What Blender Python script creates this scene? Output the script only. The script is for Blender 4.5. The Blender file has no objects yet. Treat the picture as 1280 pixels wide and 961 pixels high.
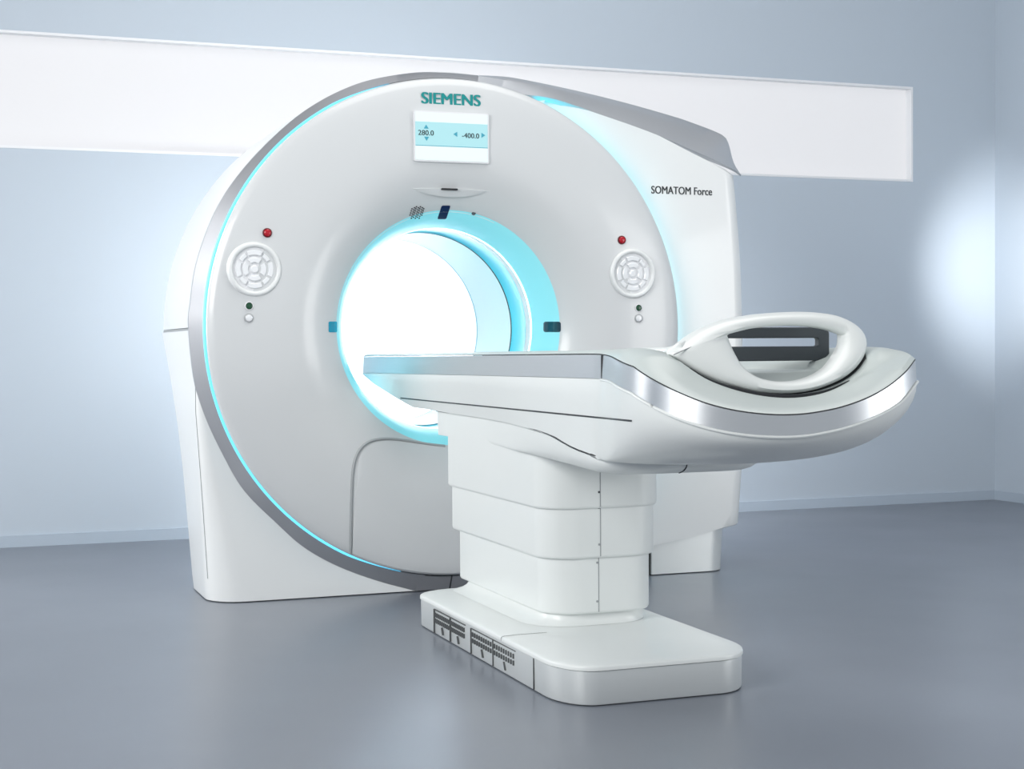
import bpy, bmesh, math
import numpy as np
from mathutils import Vector, Matrix

scene = bpy.context.scene
C = scene.collection
PI = math.pi

# ------------------------------------------------------------------ camera
W_, H_ = 1280, 961
PC = np.array([640.0, 480.5])
VX = np.array([5800.0, 402.0])          # vanishing point of the gantry front / back wall
VY = np.array([-78.0, 440.0])           # vanishing point of the table axis
FPX = math.sqrt(-float(np.dot(VX - PC, VY - PC)))
_x = np.array([VX[0] - PC[0], VX[1] - PC[1], FPX]); _x /= np.linalg.norm(_x)
_y = np.array([VY[0] - PC[0], VY[1] - PC[1], FPX]); _y /= np.linalg.norm(_y)
_z = np.cross(_x, _y)
RC = np.stack([_x, _y, _z], 1)
EYE = np.array([-1.797, -5.564, 0.92])


def ray(px, py):
    return RC.T @ np.array([(px - PC[0]) / FPX, (py - PC[1]) / FPX, 1.0])


def on(axis, px, py, v):
    """point of the place seen at a pixel, on the plane <axis> = v"""
    d = ray(px, py)
    t = (v - EYE[axis]) / d[axis]
    return EYE + d * t


def onX(px, py, v): return on(0, px, py, v)
def onY(px, py, v): return on(1, px, py, v)
def onZ(px, py, v): return on(2, px, py, v)


cam_d = bpy.data.cameras.new('camera')
cam = bpy.data.objects.new('camera', cam_d)
C.objects.link(cam)
cam_d.sensor_width = 36.0
cam_d.lens = FPX / W_ * 36.0
cam_d.clip_end = 100
M = Matrix.Identity(4)
for i in range(3):
    M[i][0], M[i][1], M[i][2], M[i][3] = RC[0, i], -RC[1, i], -RC[2, i], EYE[i]
cam.matrix_world = M
scene.camera = cam

# ------------------------------------------------------------------ world, lights, exposure
scene.view_settings.view_transform = 'Standard'
scene.view_settings.look = 'None'
scene.view_settings.exposure = 0.33
scene.view_settings.gamma = 1.0
scene.view_settings.use_curve_mapping = False

world = bpy.data.worlds.new('studio_world')
scene.world = world
world.use_nodes = True
bg = world.node_tree.nodes['Background']
bg.inputs['Strength'].default_value = 0.62
# studio surroundings: bright at eye level, dim overhead
_nt = world.node_tree
_tc = _nt.nodes.new('ShaderNodeTexCoord'); _sep = _nt.nodes.new('ShaderNodeSeparateXYZ'); _cr = _nt.nodes.new('ShaderNodeValToRGB')
_nt.links.new(_tc.outputs['Generated'], _sep.inputs['Vector']); _nt.links.new(_sep.outputs['Z'], _cr.inputs['Fac']); _nt.links.new(_cr.outputs['Color'], bg.inputs['Color'])
_cr.color_ramp.elements[0].position = 0.05; _cr.color_ramp.elements[0].color = (0.90, 0.95, 1.0, 1)
_cr.color_ramp.elements[1].position = 0.65; _cr.color_ramp.elements[1].color = (0.22, 0.24, 0.27, 1)


def area(name, loc, target, size, power, color=(1, 1, 1), size_y=None, spread=None):
    l = bpy.data.lights.new(name, 'AREA')
    l.energy = power; l.color = color
    l.shape = 'RECTANGLE' if size_y else 'SQUARE'
    l.size = size
    if size_y: l.size_y = size_y
    if spread: l.spread = spread
    o = bpy.data.objects.new(name, l); C.objects.link(o)
    o.location = loc
    o.rotation_euler = (Vector(target) - Vector(loc)).to_track_quat('-Z', 'Y').to_euler()
    return o


def spot(name, loc, target, power, angle, blend=1.0, radius=0.1, color=(1, 1, 1)):
    l = bpy.data.lights.new(name, 'SPOT')
    l.energy = power; l.color = color
    l.spot_size = angle; l.spot_blend = blend; l.shadow_soft_size = radius
    o = bpy.data.objects.new(name, l); C.objects.link(o)
    o.location = loc
    o.rotation_euler = (Vector(target) - Vector(loc)).to_track_quat('-Z', 'Y').to_euler()
    return o


area('left_softbox', (-4.4, -3.7, 2.6), (0.0, -0.6, 0.8), 2.4, 165, (1, 0.985, 0.96), 2.4)
area('side_fill_light', (-3.3, 0.9, 1.7), (-0.9, 0.35, 0.8), 1.3, 20, (1, 0.99, 0.97), 1.8, math.radians(110))  # added fill, brightens the left side of the gantry housing
area('overhead_softbox', (0.6, -1.6, 4.6), (0.3, -1.0, 0.0), 3.2, 75, (1, 0.985, 0.96), 2.6)
area('right_fill_light', (3.7, -3.8, 1.15), (0.3, -1.9, 0.6), 2.0, 58, (1, 0.99, 0.97), 2.2)  # added fill, brightens the table hull from the right
area('back_lamp_top', (0.45, 1.10, 1.66), (0.75, 2.04, 1.02), 0.5, 34, (1, 1, 1), 0.3, math.radians(110))
area('back_lamp_left', (-0.40, 1.08, 1.10), (-0.1, 2.04, 1.25), 0.4, 6, (1, 1, 1), 0.7)
area('back_lamp_right', (1.15, 1.20, 0.95), (0.80, 2.04, 1.00), 0.3, 10, (1, 1, 1), 0.7, math.radians(120))
spot('corner_spot', (3.62, 0.95, 1.38), (4.11, 1.80, 1.37), 44, math.radians(76), 1.0, 0.05)


# ------------------------------------------------------------------ materials
def mat(name, col, rough=0.5, metal=0.0, emit=None, estr=0.0, noise=0.03, scale=40.0, coat=0.0, spec=None, trans=0.0, stretch=None):
    m = bpy.data.materials.new(name); m.use_nodes = True
    nt = m.node_tree; b = nt.nodes['Principled BSDF']
    b.inputs['Base Color'].default_value = (*col, 1)
    b.inputs['Metallic'].default_value = metal
    b.inputs['Roughness'].default_value = rough
    if coat: b.inputs['Coat Weight'].default_value = coat; b.inputs['Coat Roughness'].default_value = 0.08
    if spec is not None: b.inputs['Specular IOR Level'].default_value = spec
    if trans: b.inputs['Transmission Weight'].default_value = trans
    if emit:
        b.inputs['Emission Color'].default_value = (*emit, 1)
        b.inputs['Emission Strength'].default_value = estr
    if noise:
        tc = nt.nodes.new('ShaderNodeTexCoord'); n = nt.nodes.new('ShaderNodeTexNoise')
        n.inputs['Scale'].default_value = scale; n.inputs['Detail'].default_value = 3
        if stretch:
            mp = nt.nodes.new('ShaderNodeMapping'); mp.inputs['Scale'].default_value = stretch
            nt.links.new(tc.outputs['Object'], mp.inputs['Vector']); nt.links.new(mp.outputs['Vector'], n.inputs['Vector'])
        else:
            nt.links.new(tc.outputs['Object'], n.inputs['Vector'])
        r = nt.nodes.new('ShaderNodeMapRange')
        r.inputs['To Min'].default_value = max(0.0, rough - noise); r.inputs['To Max'].default_value = min(1.0, rough + noise)
        nt.links.new(n.outputs['Fac'], r.inputs['Value']); nt.links.new(r.outputs['Result'], b.inputs['Roughness'])
    return m


WHITE = mat('white_lacquer', (0.75, 0.77, 0.77), 0.32, coat=0.25)
FRONT = mat('pale_grey_lacquer', (0.61, 0.63, 0.64), 0.30, coat=0.25)
TABLE = mat('white_table_shell', (0.73, 0.76, 0.75), 0.35, coat=0.15)
DECKM = mat('pale_table_deck', (0.50, 0.55, 0.54), 0.38)
SILVER = mat('brushed_silver', (0.60, 0.62, 0.64), 0.36, metal=1.0, noise=0.06, scale=8, stretch=(1, 1, 40))
TRIMM = mat('satin_silver', (0.54, 0.56, 0.59), 0.40, metal=0.65, noise=0.05, scale=8, stretch=(30, 1, 1))
RIMM = mat('satin_aluminium', (0.46, 0.47, 0.495), 0.42, metal=0.7, noise=0.05, scale=8, stretch=(1, 30, 1))
BASEM = mat('silver_grey_paint', (0.68, 0.71, 0.71), 0.36, metal=0.3, noise=0.05, scale=10, stretch=(1, 1, 30))
DARK = mat('black_plastic', (0.012, 0.014, 0.018), 0.4)
CHAR = mat('charcoal_plastic', (0.055, 0.065, 0.075), 0.38)
SEAM = mat('dark_seam', (0.03, 0.035, 0.04), 0.7, noise=0)
GREYLINE = mat('grey_seam', (0.30, 0.32, 0.33), 0.6, noise=0)
TUNNEL = mat('bore_liner', (0.76, 0.91, 0.92), 0.35, noise=0)
RINGM = mat('translucent_cyan_ring', (0.28, 0.60, 0.64), 0.35, emit=(0.12, 0.50, 0.58), estr=0.42, noise=0)
LED = mat('cyan_light_strip', (0.1, 0.4, 0.5), 0.4, emit=(0.13, 0.62, 0.92), estr=1.0, noise=0)
LEDR = mat('cyan_glow_strip', (0.1, 0.4, 0.5), 0.4, emit=(0.02, 0.60, 0.72), estr=2.8, noise=0)
LEDT = mat('throat_light', (0.5, 0.8, 0.9), 0.4, emit=(0.45, 0.92, 1.0), estr=3.0, noise=0)
TEAL = mat('teal_ink', (0.0, 0.25, 0.25), 0.5, noise=0)
INK = mat('black_ink', (0.012, 0.018, 0.022), 0.5, noise=0)
RED = mat('red_button', (0.42, 0.008, 0.02), 0.25)
DRED = mat('dark_red_collar', (0.12, 0.01, 0.015), 0.4)
GREEN = mat('dark_green_lens', (0.015, 0.07, 0.035), 0.25)
KEYM = mat('clear_white_key', (0.80, 0.82, 0.84), 0.15, coat=0.6)
KEYBED = mat('keypad_grey', (0.74, 0.75, 0.77), 0.3)
LENSB = mat('navy_lens', (0.004, 0.02, 0.085), 0.45, spec=0.15)
LENSC = mat('blue_lens', (0.0, 0.30, 0.46), 0.15, coat=0.5)
SCRW = mat('screen_white', (0.3, 0.34, 0.34), 0.3, emit=(0.84, 0.99, 0.99), estr=0.55, noise=0)
SCRC = mat('screen_cyan', (0.2, 0.32, 0.34), 0.3, emit=(0.46, 0.86, 0.92), estr=0.45, noise=0)
SCRT = mat('screen_arrow', (0.06, 0.36, 0.48), 0.4, noise=0)
PANEL = mat('backlit_panel', (0.3, 0.3, 0.31), 0.5, emit=(0.96, 0.97, 1.0), estr=0.44, noise=0)
FRAMEW = mat('white_reveal', (0.80, 0.81, 0.83), 0.5)
WALL = mat('blue_grey_wall_paint', (0.49, 0.555, 0.625), 0.6, noise=0.04, scale=6)
SKIRT = mat('blue_grey_baseboard', (0.43, 0.50, 0.58), 0.5)
FLOOR = mat('grey_blue_resin_floor', (0.175, 0.193, 0.228), 0.30, noise=0.06, scale=1.5)


# ------------------------------------------------------------------ mesh helpers
def finish(name, bm, m, parent=None, sharp=35.0):
    bmesh.ops.remove_doubles(bm, verts=bm.verts, dist=1e-6)
    bmesh.ops.recalc_face_normals(bm, faces=bm.faces)
    me = bpy.data.meshes.new(name)
    bm.to_mesh(me); bm.free()
    me.materials.append(m)
    for p in me.polygons: p.use_smooth = True
    me.set_sharp_from_angle(angle=math.radians(sharp))
    o = bpy.data.objects.new(name, me); C.objects.link(o)
    if parent is not None:
        o.parent = parent
        o.matrix_parent_inverse = Matrix.Translation(-world_loc(parent))
    return o


def world_loc(o):
    v = Vector((0, 0, 0))
    if o.type == 'EMPTY': v = Vector(o.location)
    return v


def thing(name, label, cat, loc, group=None):
    o = bpy.data.objects.new(name, None); C.objects.link(o)
    o.empty_display_size = 0.2
    o.location = loc; o['label'] = label; o['category'] = cat
    if group: o['group'] = group
    return o


def bevel(o, w, seg=3, ang=35):
    b = o.modifiers.new('bevel', 'BEVEL'); b.width = w; b.segments = seg
    b.limit_method = 'ANGLE'; b.angle_limit = math.radians(ang); b.harden_normals = False
    return o


def loft(rings, closed=True, cap0=False, cap1=False, ring_closed=False, bm=None):
    """rings: list of equally long point lists"""
    bm = bm or bmesh.new()
    vs = [[bm.verts.new(tuple(p)) for p in r] for r in rings]
    n = len(vs[0])
    R = len(vs)
    for a in range(R if ring_closed else R - 1):
        A, B = vs[a], vs[(a + 1) % R]
        for i in range(n if closed else n - 1):
            j = (i + 1) % n
            try: bm.faces.new((A[i], A[j], B[j], B[i]))
            except ValueError: pass
    if cap0: bm.faces.new(vs[0])
    if cap1: bm.faces.new(list(reversed(vs[-1])))
    return bm


def lathe(profile, cx, cz, n=160, a0=0.0, a1=2 * PI, bm=None, closed_profile=False):
    """turn (r, y) about the axis through (cx, cz) along Y"""
    full = abs(a1 - a0 - 2 * PI) < 1e-6
    k = n if full else n + 1
    rings = []
    for i in range(k):
        a = a0 + (a1 - a0) * i / n
        rings.append([(cx + r * math.cos(a), y, cz + r * math.sin(a)) for r, y in profile])
    return loft(rings, closed=closed_profile, ring_closed=full, bm=bm, cap0=closed_profile and not full, cap1=closed_profile and not full)


def box(x0, x1, y0, y1, z0, z1, bm=None):
    bm = bm or bmesh.new()
    r0 = [(x0, y0, z0), (x1, y0, z0), (x1, y1, z0), (x0, y1, z0)]
    r1 = [(x, y, z1) for x, y, _ in r0]
    return loft([r0, r1], cap0=True, cap1=True, bm=bm)


def prism_y(pts, y0, y1, bm=None):
    return loft([[(x, y0, z) for x, z in pts], [(x, y1, z) for x, z in pts]], cap0=True, cap1=True, bm=bm)


def prism_z(pts, z0, z1, bm=None):
    return loft([[(x, y, z0) for x, y in pts], [(x, y, z1) for x, y in pts]], cap0=True, cap1=True, bm=bm)


def tube(pts, r, n=8, closed=False, bm=None):
    pts = [Vector(p) for p in pts]
    rings = []
    N = len(pts)
    for i, p in enumerate(pts):
        a = pts[(i - 1) % N] if (closed or i > 0) else p
        b = pts[(i + 1) % N] if (closed or i < N - 1) else p
        t = (b - a).normalized()
        up = Vector((0, 1, 0)) if abs(t.y) < 0.9 else Vector((0, 0, 1))
        u = t.cross(up).normalized(); v = t.cross(u).normalized()
        rr = r[i] if isinstance(r, (list, tuple)) else r
        rings.append([p + (u * math.cos(2 * PI * k / n) + v * math.sin(2 * PI * k / n)) * rr for k in range(n)])
    return loft(rings, ring_closed=closed, cap0=not closed, cap1=not closed, bm=bm)


def resample(pts, n, smooth=True):
    """n points spread evenly along a Catmull-Rom curve through pts"""
    P = [np.array(p, float) for p in pts]
    if smooth and len(P) > 2:
        Q = [2 * P[0] - P[1]] + P + [2 * P[-1] - P[-2]]
        dense = []
        for i in range(1, len(Q) - 2):
            for s in range(16):
                t = s / 16
                a, b, c, d = Q[i - 1], Q[i], Q[i + 1], Q[i + 2]
                dense.append(0.5 * (2 * b + (c - a) * t + (2 * a - 5 * b + 4 * c - d) * t * t + (3 * b - a - 3 * c + d) * t ** 3))
        dense.append(P[-1])
    else:
        dense = P
    D = np.array(dense)
    s = np.concatenate([[0], np.cumsum(np.linalg.norm(np.diff(D, axis=0), axis=1))])
    q = np.linspace(0, s[-1], n)
    return np.stack([np.interp(q, s, D[:, k]) for k in range(D.shape[1])], 1)


def rrect(x0, x1, y0, y1, r, n=8):
    """rounded rectangle, r = (x0y0, x1y0, x1y1, x0y1)"""
    if not isinstance(r, (list, tuple)): r = (r,) * 4
    out = []
    for (cx, cy, rr, a) in ((x0 + r[0], y0 + r[0], r[0], PI), (x1 - r[1], y0 + r[1], r[1], 1.5 * PI), (x1 - r[2], y1 - r[2], r[2], 0), (x0 + r[3], y1 - r[3], r[3], 0.5 * PI)):
        for k in range(n + 1):
            t = a + 0.5 * PI * k / n
            out.append((cx + rr * math.cos(t), cy + rr * math.sin(t)))
    return out


def text_mesh(name, body, m, parent, box_, y, depth=0.0015, bold=0.0, tilt=0.0):
    """lettering fitted to box_ = (x0, x1, z0, z1), facing -Y at depth y; bold repeats the strokes sideways"""
    cu = bpy.data.curves.new(name, 'FONT')
    cu.body = body; cu.size = 1.0; cu.extrude = 0.0; cu.resolution_u = 6
    t = bpy.data.objects.new(name + '_tmp', cu); C.objects.link(t)
    dg = bpy.context.evaluated_depsgraph_get()
    me0 = bpy.data.meshes.new_from_object(t.evaluated_get(dg))
    bpy.data.objects.remove(t); bpy.data.curves.remove(cu)
    bm = bmesh.new(); bm.from_mesh(me0); bpy.data.meshes.remove(me0)
    xs = [v.co.x for v in bm.verts]; ys = [v.co.y for v in bm.verts]
    a0, a1, b0, b1 = min(xs), max(xs), min(ys), max(ys)
    X0_, X1_, Z0_, Z1_ = box_
    W = X1_ - X0_ - bold
    for v in bm.verts:
        u = (v.co.x - a0) / (a1 - a0); w = (v.co.y - b0) / (b1 - b0)
        v.co = (X0_ + W * u, y + tilt * w, Z0_ + (Z1_ - Z0_) * w)
    ex = bmesh.ops.extrude_face_region(bm, geom=list(bm.faces))
    for e in ex['geom']:
        if isinstance(e, bmesh.types.BMVert): e.co.y += depth
    if bold:
        base = list(bm.verts) + list(bm.edges) + list(bm.faces)
        for k in (0.5, 1.0):
            d = bmesh.ops.duplicate(bm, geom=base)
            for e in d['geom']:
                if isinstance(e, bmesh.types.BMVert): e.co.x += bold * k; e.co.y -= 0.00003 * k
    me = bpy.data.meshes.new(name); bm.to_mesh(me); bm.free()
    me.materials.append(m)
    o = bpy.data.objects.new(name, me); C.objects.link(o)
    o.parent = parent; o.matrix_parent_inverse = Matrix.Translation(-root_loc(parent))
    return o


def root_loc(o):
    return Vector(o.location) if o.type == 'EMPTY' else Vector((0, 0, 0))


def struct(name, bm, m, **k):
    o = finish(name, bm, m, **k); o['kind'] = 'structure'
    return o


# ------------------------------------------------------------------ the room
WY = 2.03       # back wall
WX = 4.11       # right wall
struct('floor', box(-7, WX + 0.15, -9, WY + 0.15, -0.10, 0.0), FLOOR)
# back wall with the opening of the light panel
PX0, PX1 = -3.4, float(onY(1141, 166, WY)[0])
PZ0, PZ1 = float(onY(600, 207.0, WY)[2]), float(onY(600, 74.7, WY)[2])
bm = bmesh.new()
for (a, b, c, d) in ((-7, WX + 0.15, 0, PZ0), (-7, WX + 0.15, PZ1, 4.6), (-7, PX0, PZ0, PZ1), (PX1, WX + 0.15, PZ0, PZ1)):
    box(a, b, WY, WY + 0.15, c, d, bm)
struct('wall_back', bm, WALL)
struct('wall_left', box(-5.35, -5.2, -9, WY, 0, 4.6), WALL)
struct('wall_right', box(WX, WX + 0.15, -9, WY, 0, 4.6), WALL)
bm = box(-7, WX - 0.012, WY - 0.012, WY, 0, 0.055)
struct('baseboard_back', bm, SKIRT)
struct('baseboard_right', box(WX - 0.012, WX, -9, WY - 0.012, 0, 0.055), SKIRT)
lp = thing('light_panel', 'long white backlit strip set into the blue-grey back wall', 'wall light', (1.0, WY, PZ0))
finish('diffuser', box(PX0, PX1, WY + 0.05, WY + 0.065, PZ0, PZ1), PANEL, lp)
bm = bmesh.new()
t = 0.012
box(PX0, PX1, WY - 0.002, WY + 0.05, PZ0, PZ0 + t, bm); box(PX0, PX1, WY - 0.002, WY + 0.05, PZ1 - t, PZ1, bm)
box(PX0, PX0 + t, WY - 0.002, WY + 0.05, PZ0 + t, PZ1 - t, bm); box(PX1 - t, PX1, WY - 0.002, WY + 0.05, PZ0 + t, PZ1 - t, bm)
finish('frame', bm, FRAMEW, lp)

# ------------------------------------------------------------------ the gantry
GX, GZ = 0.037, 1.0
DR = 0.936                      # radius of the round front cover
PROF = [(DR, -0.012), (DR, -0.036), (DR - 0.006, -0.043), (0.905, -0.052), (0.84, -0.061), (0.76, -0.068), (0.68, -0.071), (0.62, -0.068), (0.575, -0.059), (0.535, -0.044), (0.50, -0.026), (0.475, -0.010), (0.456, 0.003), (0.447, 0.013)]
_r = np.array([p[0] for p in PROF[2:]][::-1]); _yv = np.array([p[1] for p in PROF[2:]][::-1])


def disc_y(x, z):
    r = math.hypot(x - GX, z - GZ)
    return float(np.interp(r, _r, _yv))


def on_disc(px, py):
    y = -0.06
    for _ in range(6):
        p = onY(px, py, y); y = disc_y(p[0], p[2])
    return onY(px, py, y)


g = thing('ct_scanner_gantry', 'large white ring-shaped CT scanner gantry with cyan glowing bore, standing behind the table', 'CT scanner', (GX, 0.45, 0.0))
finish('front_cover', lathe(PROF, GX, GZ, 220), FRONT, g, 50)
# throat of the bore
RING = [(0.447, 0.013), (0.440, 0.022), (0.430, 0.038), (0.416, 0.068), (0.404, 0.105), (0.396, 0.14), (0.391, 0.17)]
o = finish('bore_light_ring', lathe(RING, GX, GZ, 160), RINGM, g); o['label'] = 'glowing cyan ring around the bore mouth'
o = finish('throat_light', lathe([(0.391, 0.1705), (0.3895, 0.174), (0.3895, 0.186), (0.391, 0.19)], GX, GZ, 160), LEDT, g)
o['label'] = 'bright cyan-white line of light in the bore throat'
finish('bore_throat', lathe([(0.391, 0.1895), (0.389, 0.20), (0.389, 0.232), (0.395, 0.234), (0.395, 0.240)], GX, GZ, 160), WHITE, g)
o = finish('bore_scan_window', lathe([(0.391, 0.241), (0.394, 0.25), (0.394, 0.392), (0.390, 0.398)], GX, GZ, 160), mat('scan_window_painted_glow', (0.12, 0.60, 0.72), 0.3, emit=(0.05, 0.45, 0.60), estr=0.25, noise=0), g)  # faint glow of its own imitates the bore ring's light on it
finish('bore_seam', lathe([(0.3895, 0.398), (0.3885, 0.400), (0.3885, 0.407), (0.3895, 0.409)], GX, GZ, 160), SEAM, g)
finish('bore_tunnel', lathe([(0.390, 0.409), (0.390, 0.83), (0.393, 0.86), (0.41, 0.90), (0.45, 0.93), (0.52, 0.945), (0.52, 0.94), (0.44, 0.90), (0.42, 0.8), (0.42, 0.25), (0.43, 0.1)], GX, GZ, 160), TUNNEL, g)

finish('bore_seam', lathe([(0.3895, 0.828), (0.3888, 0.830), (0.3888, 0.835), (0.3895, 0.837)], GX, GZ, 160), mat('blue_seam', (0.25, 0.55, 0.65), 0.5, noise=0), g)

# outline of the silver ribbon (traced on the front of the gantry)
RY = 0.012
rim_out = [(525.5, 740), (471, 725.5), (421, 707), (380, 684), (346.5, 654.7), (305, 613), (278, 567), (255, 517), (242.4, 471.6), (236, 409), (237.8, 380), (247, 324), (273.8, 255), (317.5, 195.6), (380, 139), (445.6, 105), (511, 91.5), (555, 90.8), (597, 94)]
ro = np.array([onY(*q, RY) for q in rim_out])
ro = resample(ro[:, [0, 2]], 140)
ro[0, 1] = max(ro[0, 1], 0.004)
ro[:, 1] = np.maximum(ro[:, 1], 0.004)
ang = np.unwrap(np.arctan2(ro[:, 1] - GZ, ro[:, 0] - GX))
rings = [[], [], [], []]
RI = DR + 0.005
for (x, z), a in zip(ro, ang):
    rings[0].append((GX + RI * math.cos(a), -0.022, GZ + RI * math.sin(a)))
    rings[1].append((x, RY, z))
    rings[2].append((x, RY + 0.02, z))
    rings[3].append((GX + (RI - 0.03) * math.cos(a), RY + 0.02, GZ + (RI - 0.03) * math.sin(a)))
bm = loft(rings, closed=False, ring_closed=True)
bmesh.ops.holes_fill(bm, edges=[e for e in bm.edges if e.is_boundary], sides=0)
finish('silver_rim', bm, RIMM, g, 40)

# cyan light strips in the gap round the cover
def led(a0, a1, prof_, m, label, taper=0.35):
    rings = []
    for k in range(141):
        a = a0 + (a1 - a0) * k / 140
        w = min(1.0, (a - a0) / taper + 0.05, (a1 - a) / taper + 0.05)
        rings.append([(GX + (DR - 0.004 + (r - DR + 0.004) * w) * math.cos(a), y, GZ + (DR - 0.004 + (r - DR + 0.004) * w) * math.sin(a)) for r, y in prof_])
    o = finish('light_strip', loft(rings, cap0=True, cap1=True), m, g)
    o['label'] = label


led(math.radians(100), math.radians(262), [(DR - 0.004, -0.014), (DR + 0.004, -0.032), (DR + 0.0088, -0.026), (DR + 0.0085, -0.006)], LED, 'thin cyan light line round the left of the front cover')
led(math.radians(-62), math.radians(67), [(DR - 0.008, -0.016), (DR - 0.001, -0.016), (DR - 0.001, 0.028), (DR - 0.008, 0.028)], LEDR, 'cyan light strip glowing onto the right housing', 0.05)
# backing plate behind the cover
finish('cover_backing', lathe([(DR - 0.006, -0.008), (DR - 0.006, 0.04), (0.47, 0.04), (0.47, 0.02)], GX, GZ, 160), WHITE, g, 30)

# left upper housing: wraps the round back, z >= seam
rh_ = 0.966
prof = [(0.44, 0.02), (rh_ + 0.002, 0.02), (rh_ + 0.006, 0.03), (rh_ + 0.008, 0.06), (rh_ + 0.006, 0.80), (rh_ - 0.006, 0.87), (rh_ - 0.03, 0.91), (rh_ - 0.08, 0.93), (0.60, 0.94), (0.44, 0.94)]
finish('upper_side_housing', lathe(prof, GX, GZ, 90, math.radians(66), math.radians(179.8), closed_profile=True), WHITE, g, 30)


# left lower housing: stack of plan sections
def lower_section(z):
    xl = float(np.interp(z, [0, 0.05, 0.35, 0.70, 0.88, 0.995], [-0.884, -0.889, -0.907, -0.930, -0.930, -0.934]))
    yr = float(np.interp(z, [0, 0.45, 0.62, 0.70, 0.80, 0.90, 0.995], [0.50, 0.54, 0.58, 0.62, 0.72, 0.84, 0.93]))
    rf = float(np.interp(z, [0, 0.12, 0.30, 0.5, 0.995], [0.13, 0.115, 0.09, 0.05, 0.012]))
    xr = float(np.interp(z, [0, 0.05, 0.12, 0.3, 0.5], [-0.02, -0.05, -0.20, -0.36, -0.415]))
    rb = float(np.interp(z, [0, 0.995], [0.10, 0.08]))
    sec = rrect(xl, xr, 0.014, yr, (rf, 0.005, 0.005, rb), 8)
    return [(x, y, z) for x, y in sec]


zs = [0.004] + list(np.linspace(0.03, 0.965, 32)) + [0.985, 0.994]
finish('lower_side_housing', loft([lower_section(z) for z in zs], cap0=True, cap1=True), WHITE, g, 30)
bm = box(-0.40, 0.55, 0.030, 0.55, 0.004, 0.50)
finish('foot_block', bm, WHITE, g)
# horizontal seam between upper and lower housing, and the fine vertical seam
finish('housing_seam', box(-0.9352, -0.60, 0.018, 0.80, 0.9935, 1.0015), GREYLINE, g)
es = []
for k in range(40):
    z = 0.985 - 0.90 * k / 39
    sec = lower_section(z)
    e = sec[2]
    c = np.array(sec[4]); d_ = np.array(sec[4]) - np.array([sec[8][0], sec[0][1], z]); d_ = d_ / (np.linalg.norm(d_) + 1e-9)
    es.append(np.array(e) + np.array([-0.0006, -0.0004, 0]))
bm = tube(es, 0.0011, 6)
finish('edge_seam', bm, GREYLINE, g)

# right housing: traced front outline, swept back
AY, BY, CY = 0.034, 0.17, 0.92
low = [(597, 102.5), (620, 108.5), (646.6, 117), (690, 123), (746.5, 141.6), (813, 165), (866, 188), (900, 203), (918, 212), (926, 218)]
upp = [(597, 94), (620, 95), (646.6, 98), (713, 111.6), (780, 128), (840, 145), (863, 152.6), (899.7, 167), (909.7, 177), (917, 203), (926.5, 219)]
n = 60
_u = resample(np.array(upp, float), n); _l = resample(np.array(low, float), n)
LA3, UB3, EE = [], [], []
for k in range(n):
    w = min(1.0, k / 26.0); w = w * w * (3 - 2 * w)
    e = min(1.0, (n - 1 - k) / 12.0); EE.append([e])
    LA3.append(onY(*_l[k], -0.022 + (AY + 0.022) * w))
    UB3.append(onY(*_u[k], (RY + (BY - RY) * w) * e + (AY + 0.02) * (1 - e)))
LA3, UB3, EE = np.array(LA3), np.array(UB3), np.array(EE)
LA = LA3[:, [0, 2]]; UB = UB3[:, [0, 2]]
# silver top trim: front lower edge -> ridge -> flat back
YV_ = np.array([0, 1.0, 0]); ZV_ = np.array([0, 0, 1.0])
MID = 0.5 * (LA3 + UB3) - YV_ * 0.012 * EE + ZV_ * 0.008 * EE
bm = loft([list(LA3), list(MID), list(UB3), list(UB3 + YV_ * (0.004 + 0.046 * EE)), list(UB3 + YV_ * (0.004 + 0.046 * EE) - ZV_ * (0.004 + 0.026 * EE)), list(LA3 + YV_ * 0.012 - ZV_ * (0.003 + 0.012 * EE))], closed=False, ring_closed=True)
bmesh.ops.holes_fill(bm, edges=[e for e in bm.edges if e.is_boundary], sides=0)
finish('silver_top_trim', bm, TRIMM, g, 40)
# white body of the right housing
right = [onY(*q, AY) for q in ((927, 219), (931, 260), (936, 330), (938.5, 420), (938.5, 560), (936, 610), (933, 654))]
bot = [onY(*q, AY) for q in ((931, 656), (905, 661.5), (880, 667), (850, 674), (815, 682), (740, 698))]
Lr = resample(np.array(right)[:, [0, 2]], 30); Lb = resample(np.array(bot)[:, [0, 2]], 24)
HLA = np.array([onY(*q, AY) for q in _l])[:, [0, 2]]
front = [tuple(p) for p in HLA - np.array([0, 0.001])] + [tuple(p) for p in Lr] + [tuple(p) for p in Lb]
hub = []
# inner boundary follows the cover, hidden behind it
a_end = math.atan2(front[-1][1] - GZ, front[-1][0] - GX); a_st = math.atan2(front[0][1] - GZ, front[0][0] - GX)
for k in range(40):
    a = a_end + (a_st - a_end) * k / 39
    hub.append((GX + 0.86 * math.cos(a), GZ + 0.86 * math.sin(a)))
outl = front + hub
cxz = np.array([0.95, 0.95])


def inset(pts, d, only_right=True):
    P = np.array(pts); N = len(P); out = []
    for i in range(N):
        tdir = P[(i + 1) % N] - P[i - 1]
        nn = np.array([tdir[1], -tdir[0]]); nn /= (np.linalg.norm(nn) + 1e-9)
        out.append(P[i] + nn * d)
    return out


def wgt(i):
    # rounding acts on the right flank only
    if i < 60: return max(0.0, (i - 40) / 20.0) if i > 40 else 0.0
    if i < 90: return 1.0
    return max(0.0, 1 - (i - 90) / 6.0)


def ring_at(y, d):
    P = np.array(outl); Q = P.copy()
    for i in range(len(P)):
        Q[i, 0] -= d * wgt(i)
    return [(x, y, z) for x, z in Q]


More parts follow.
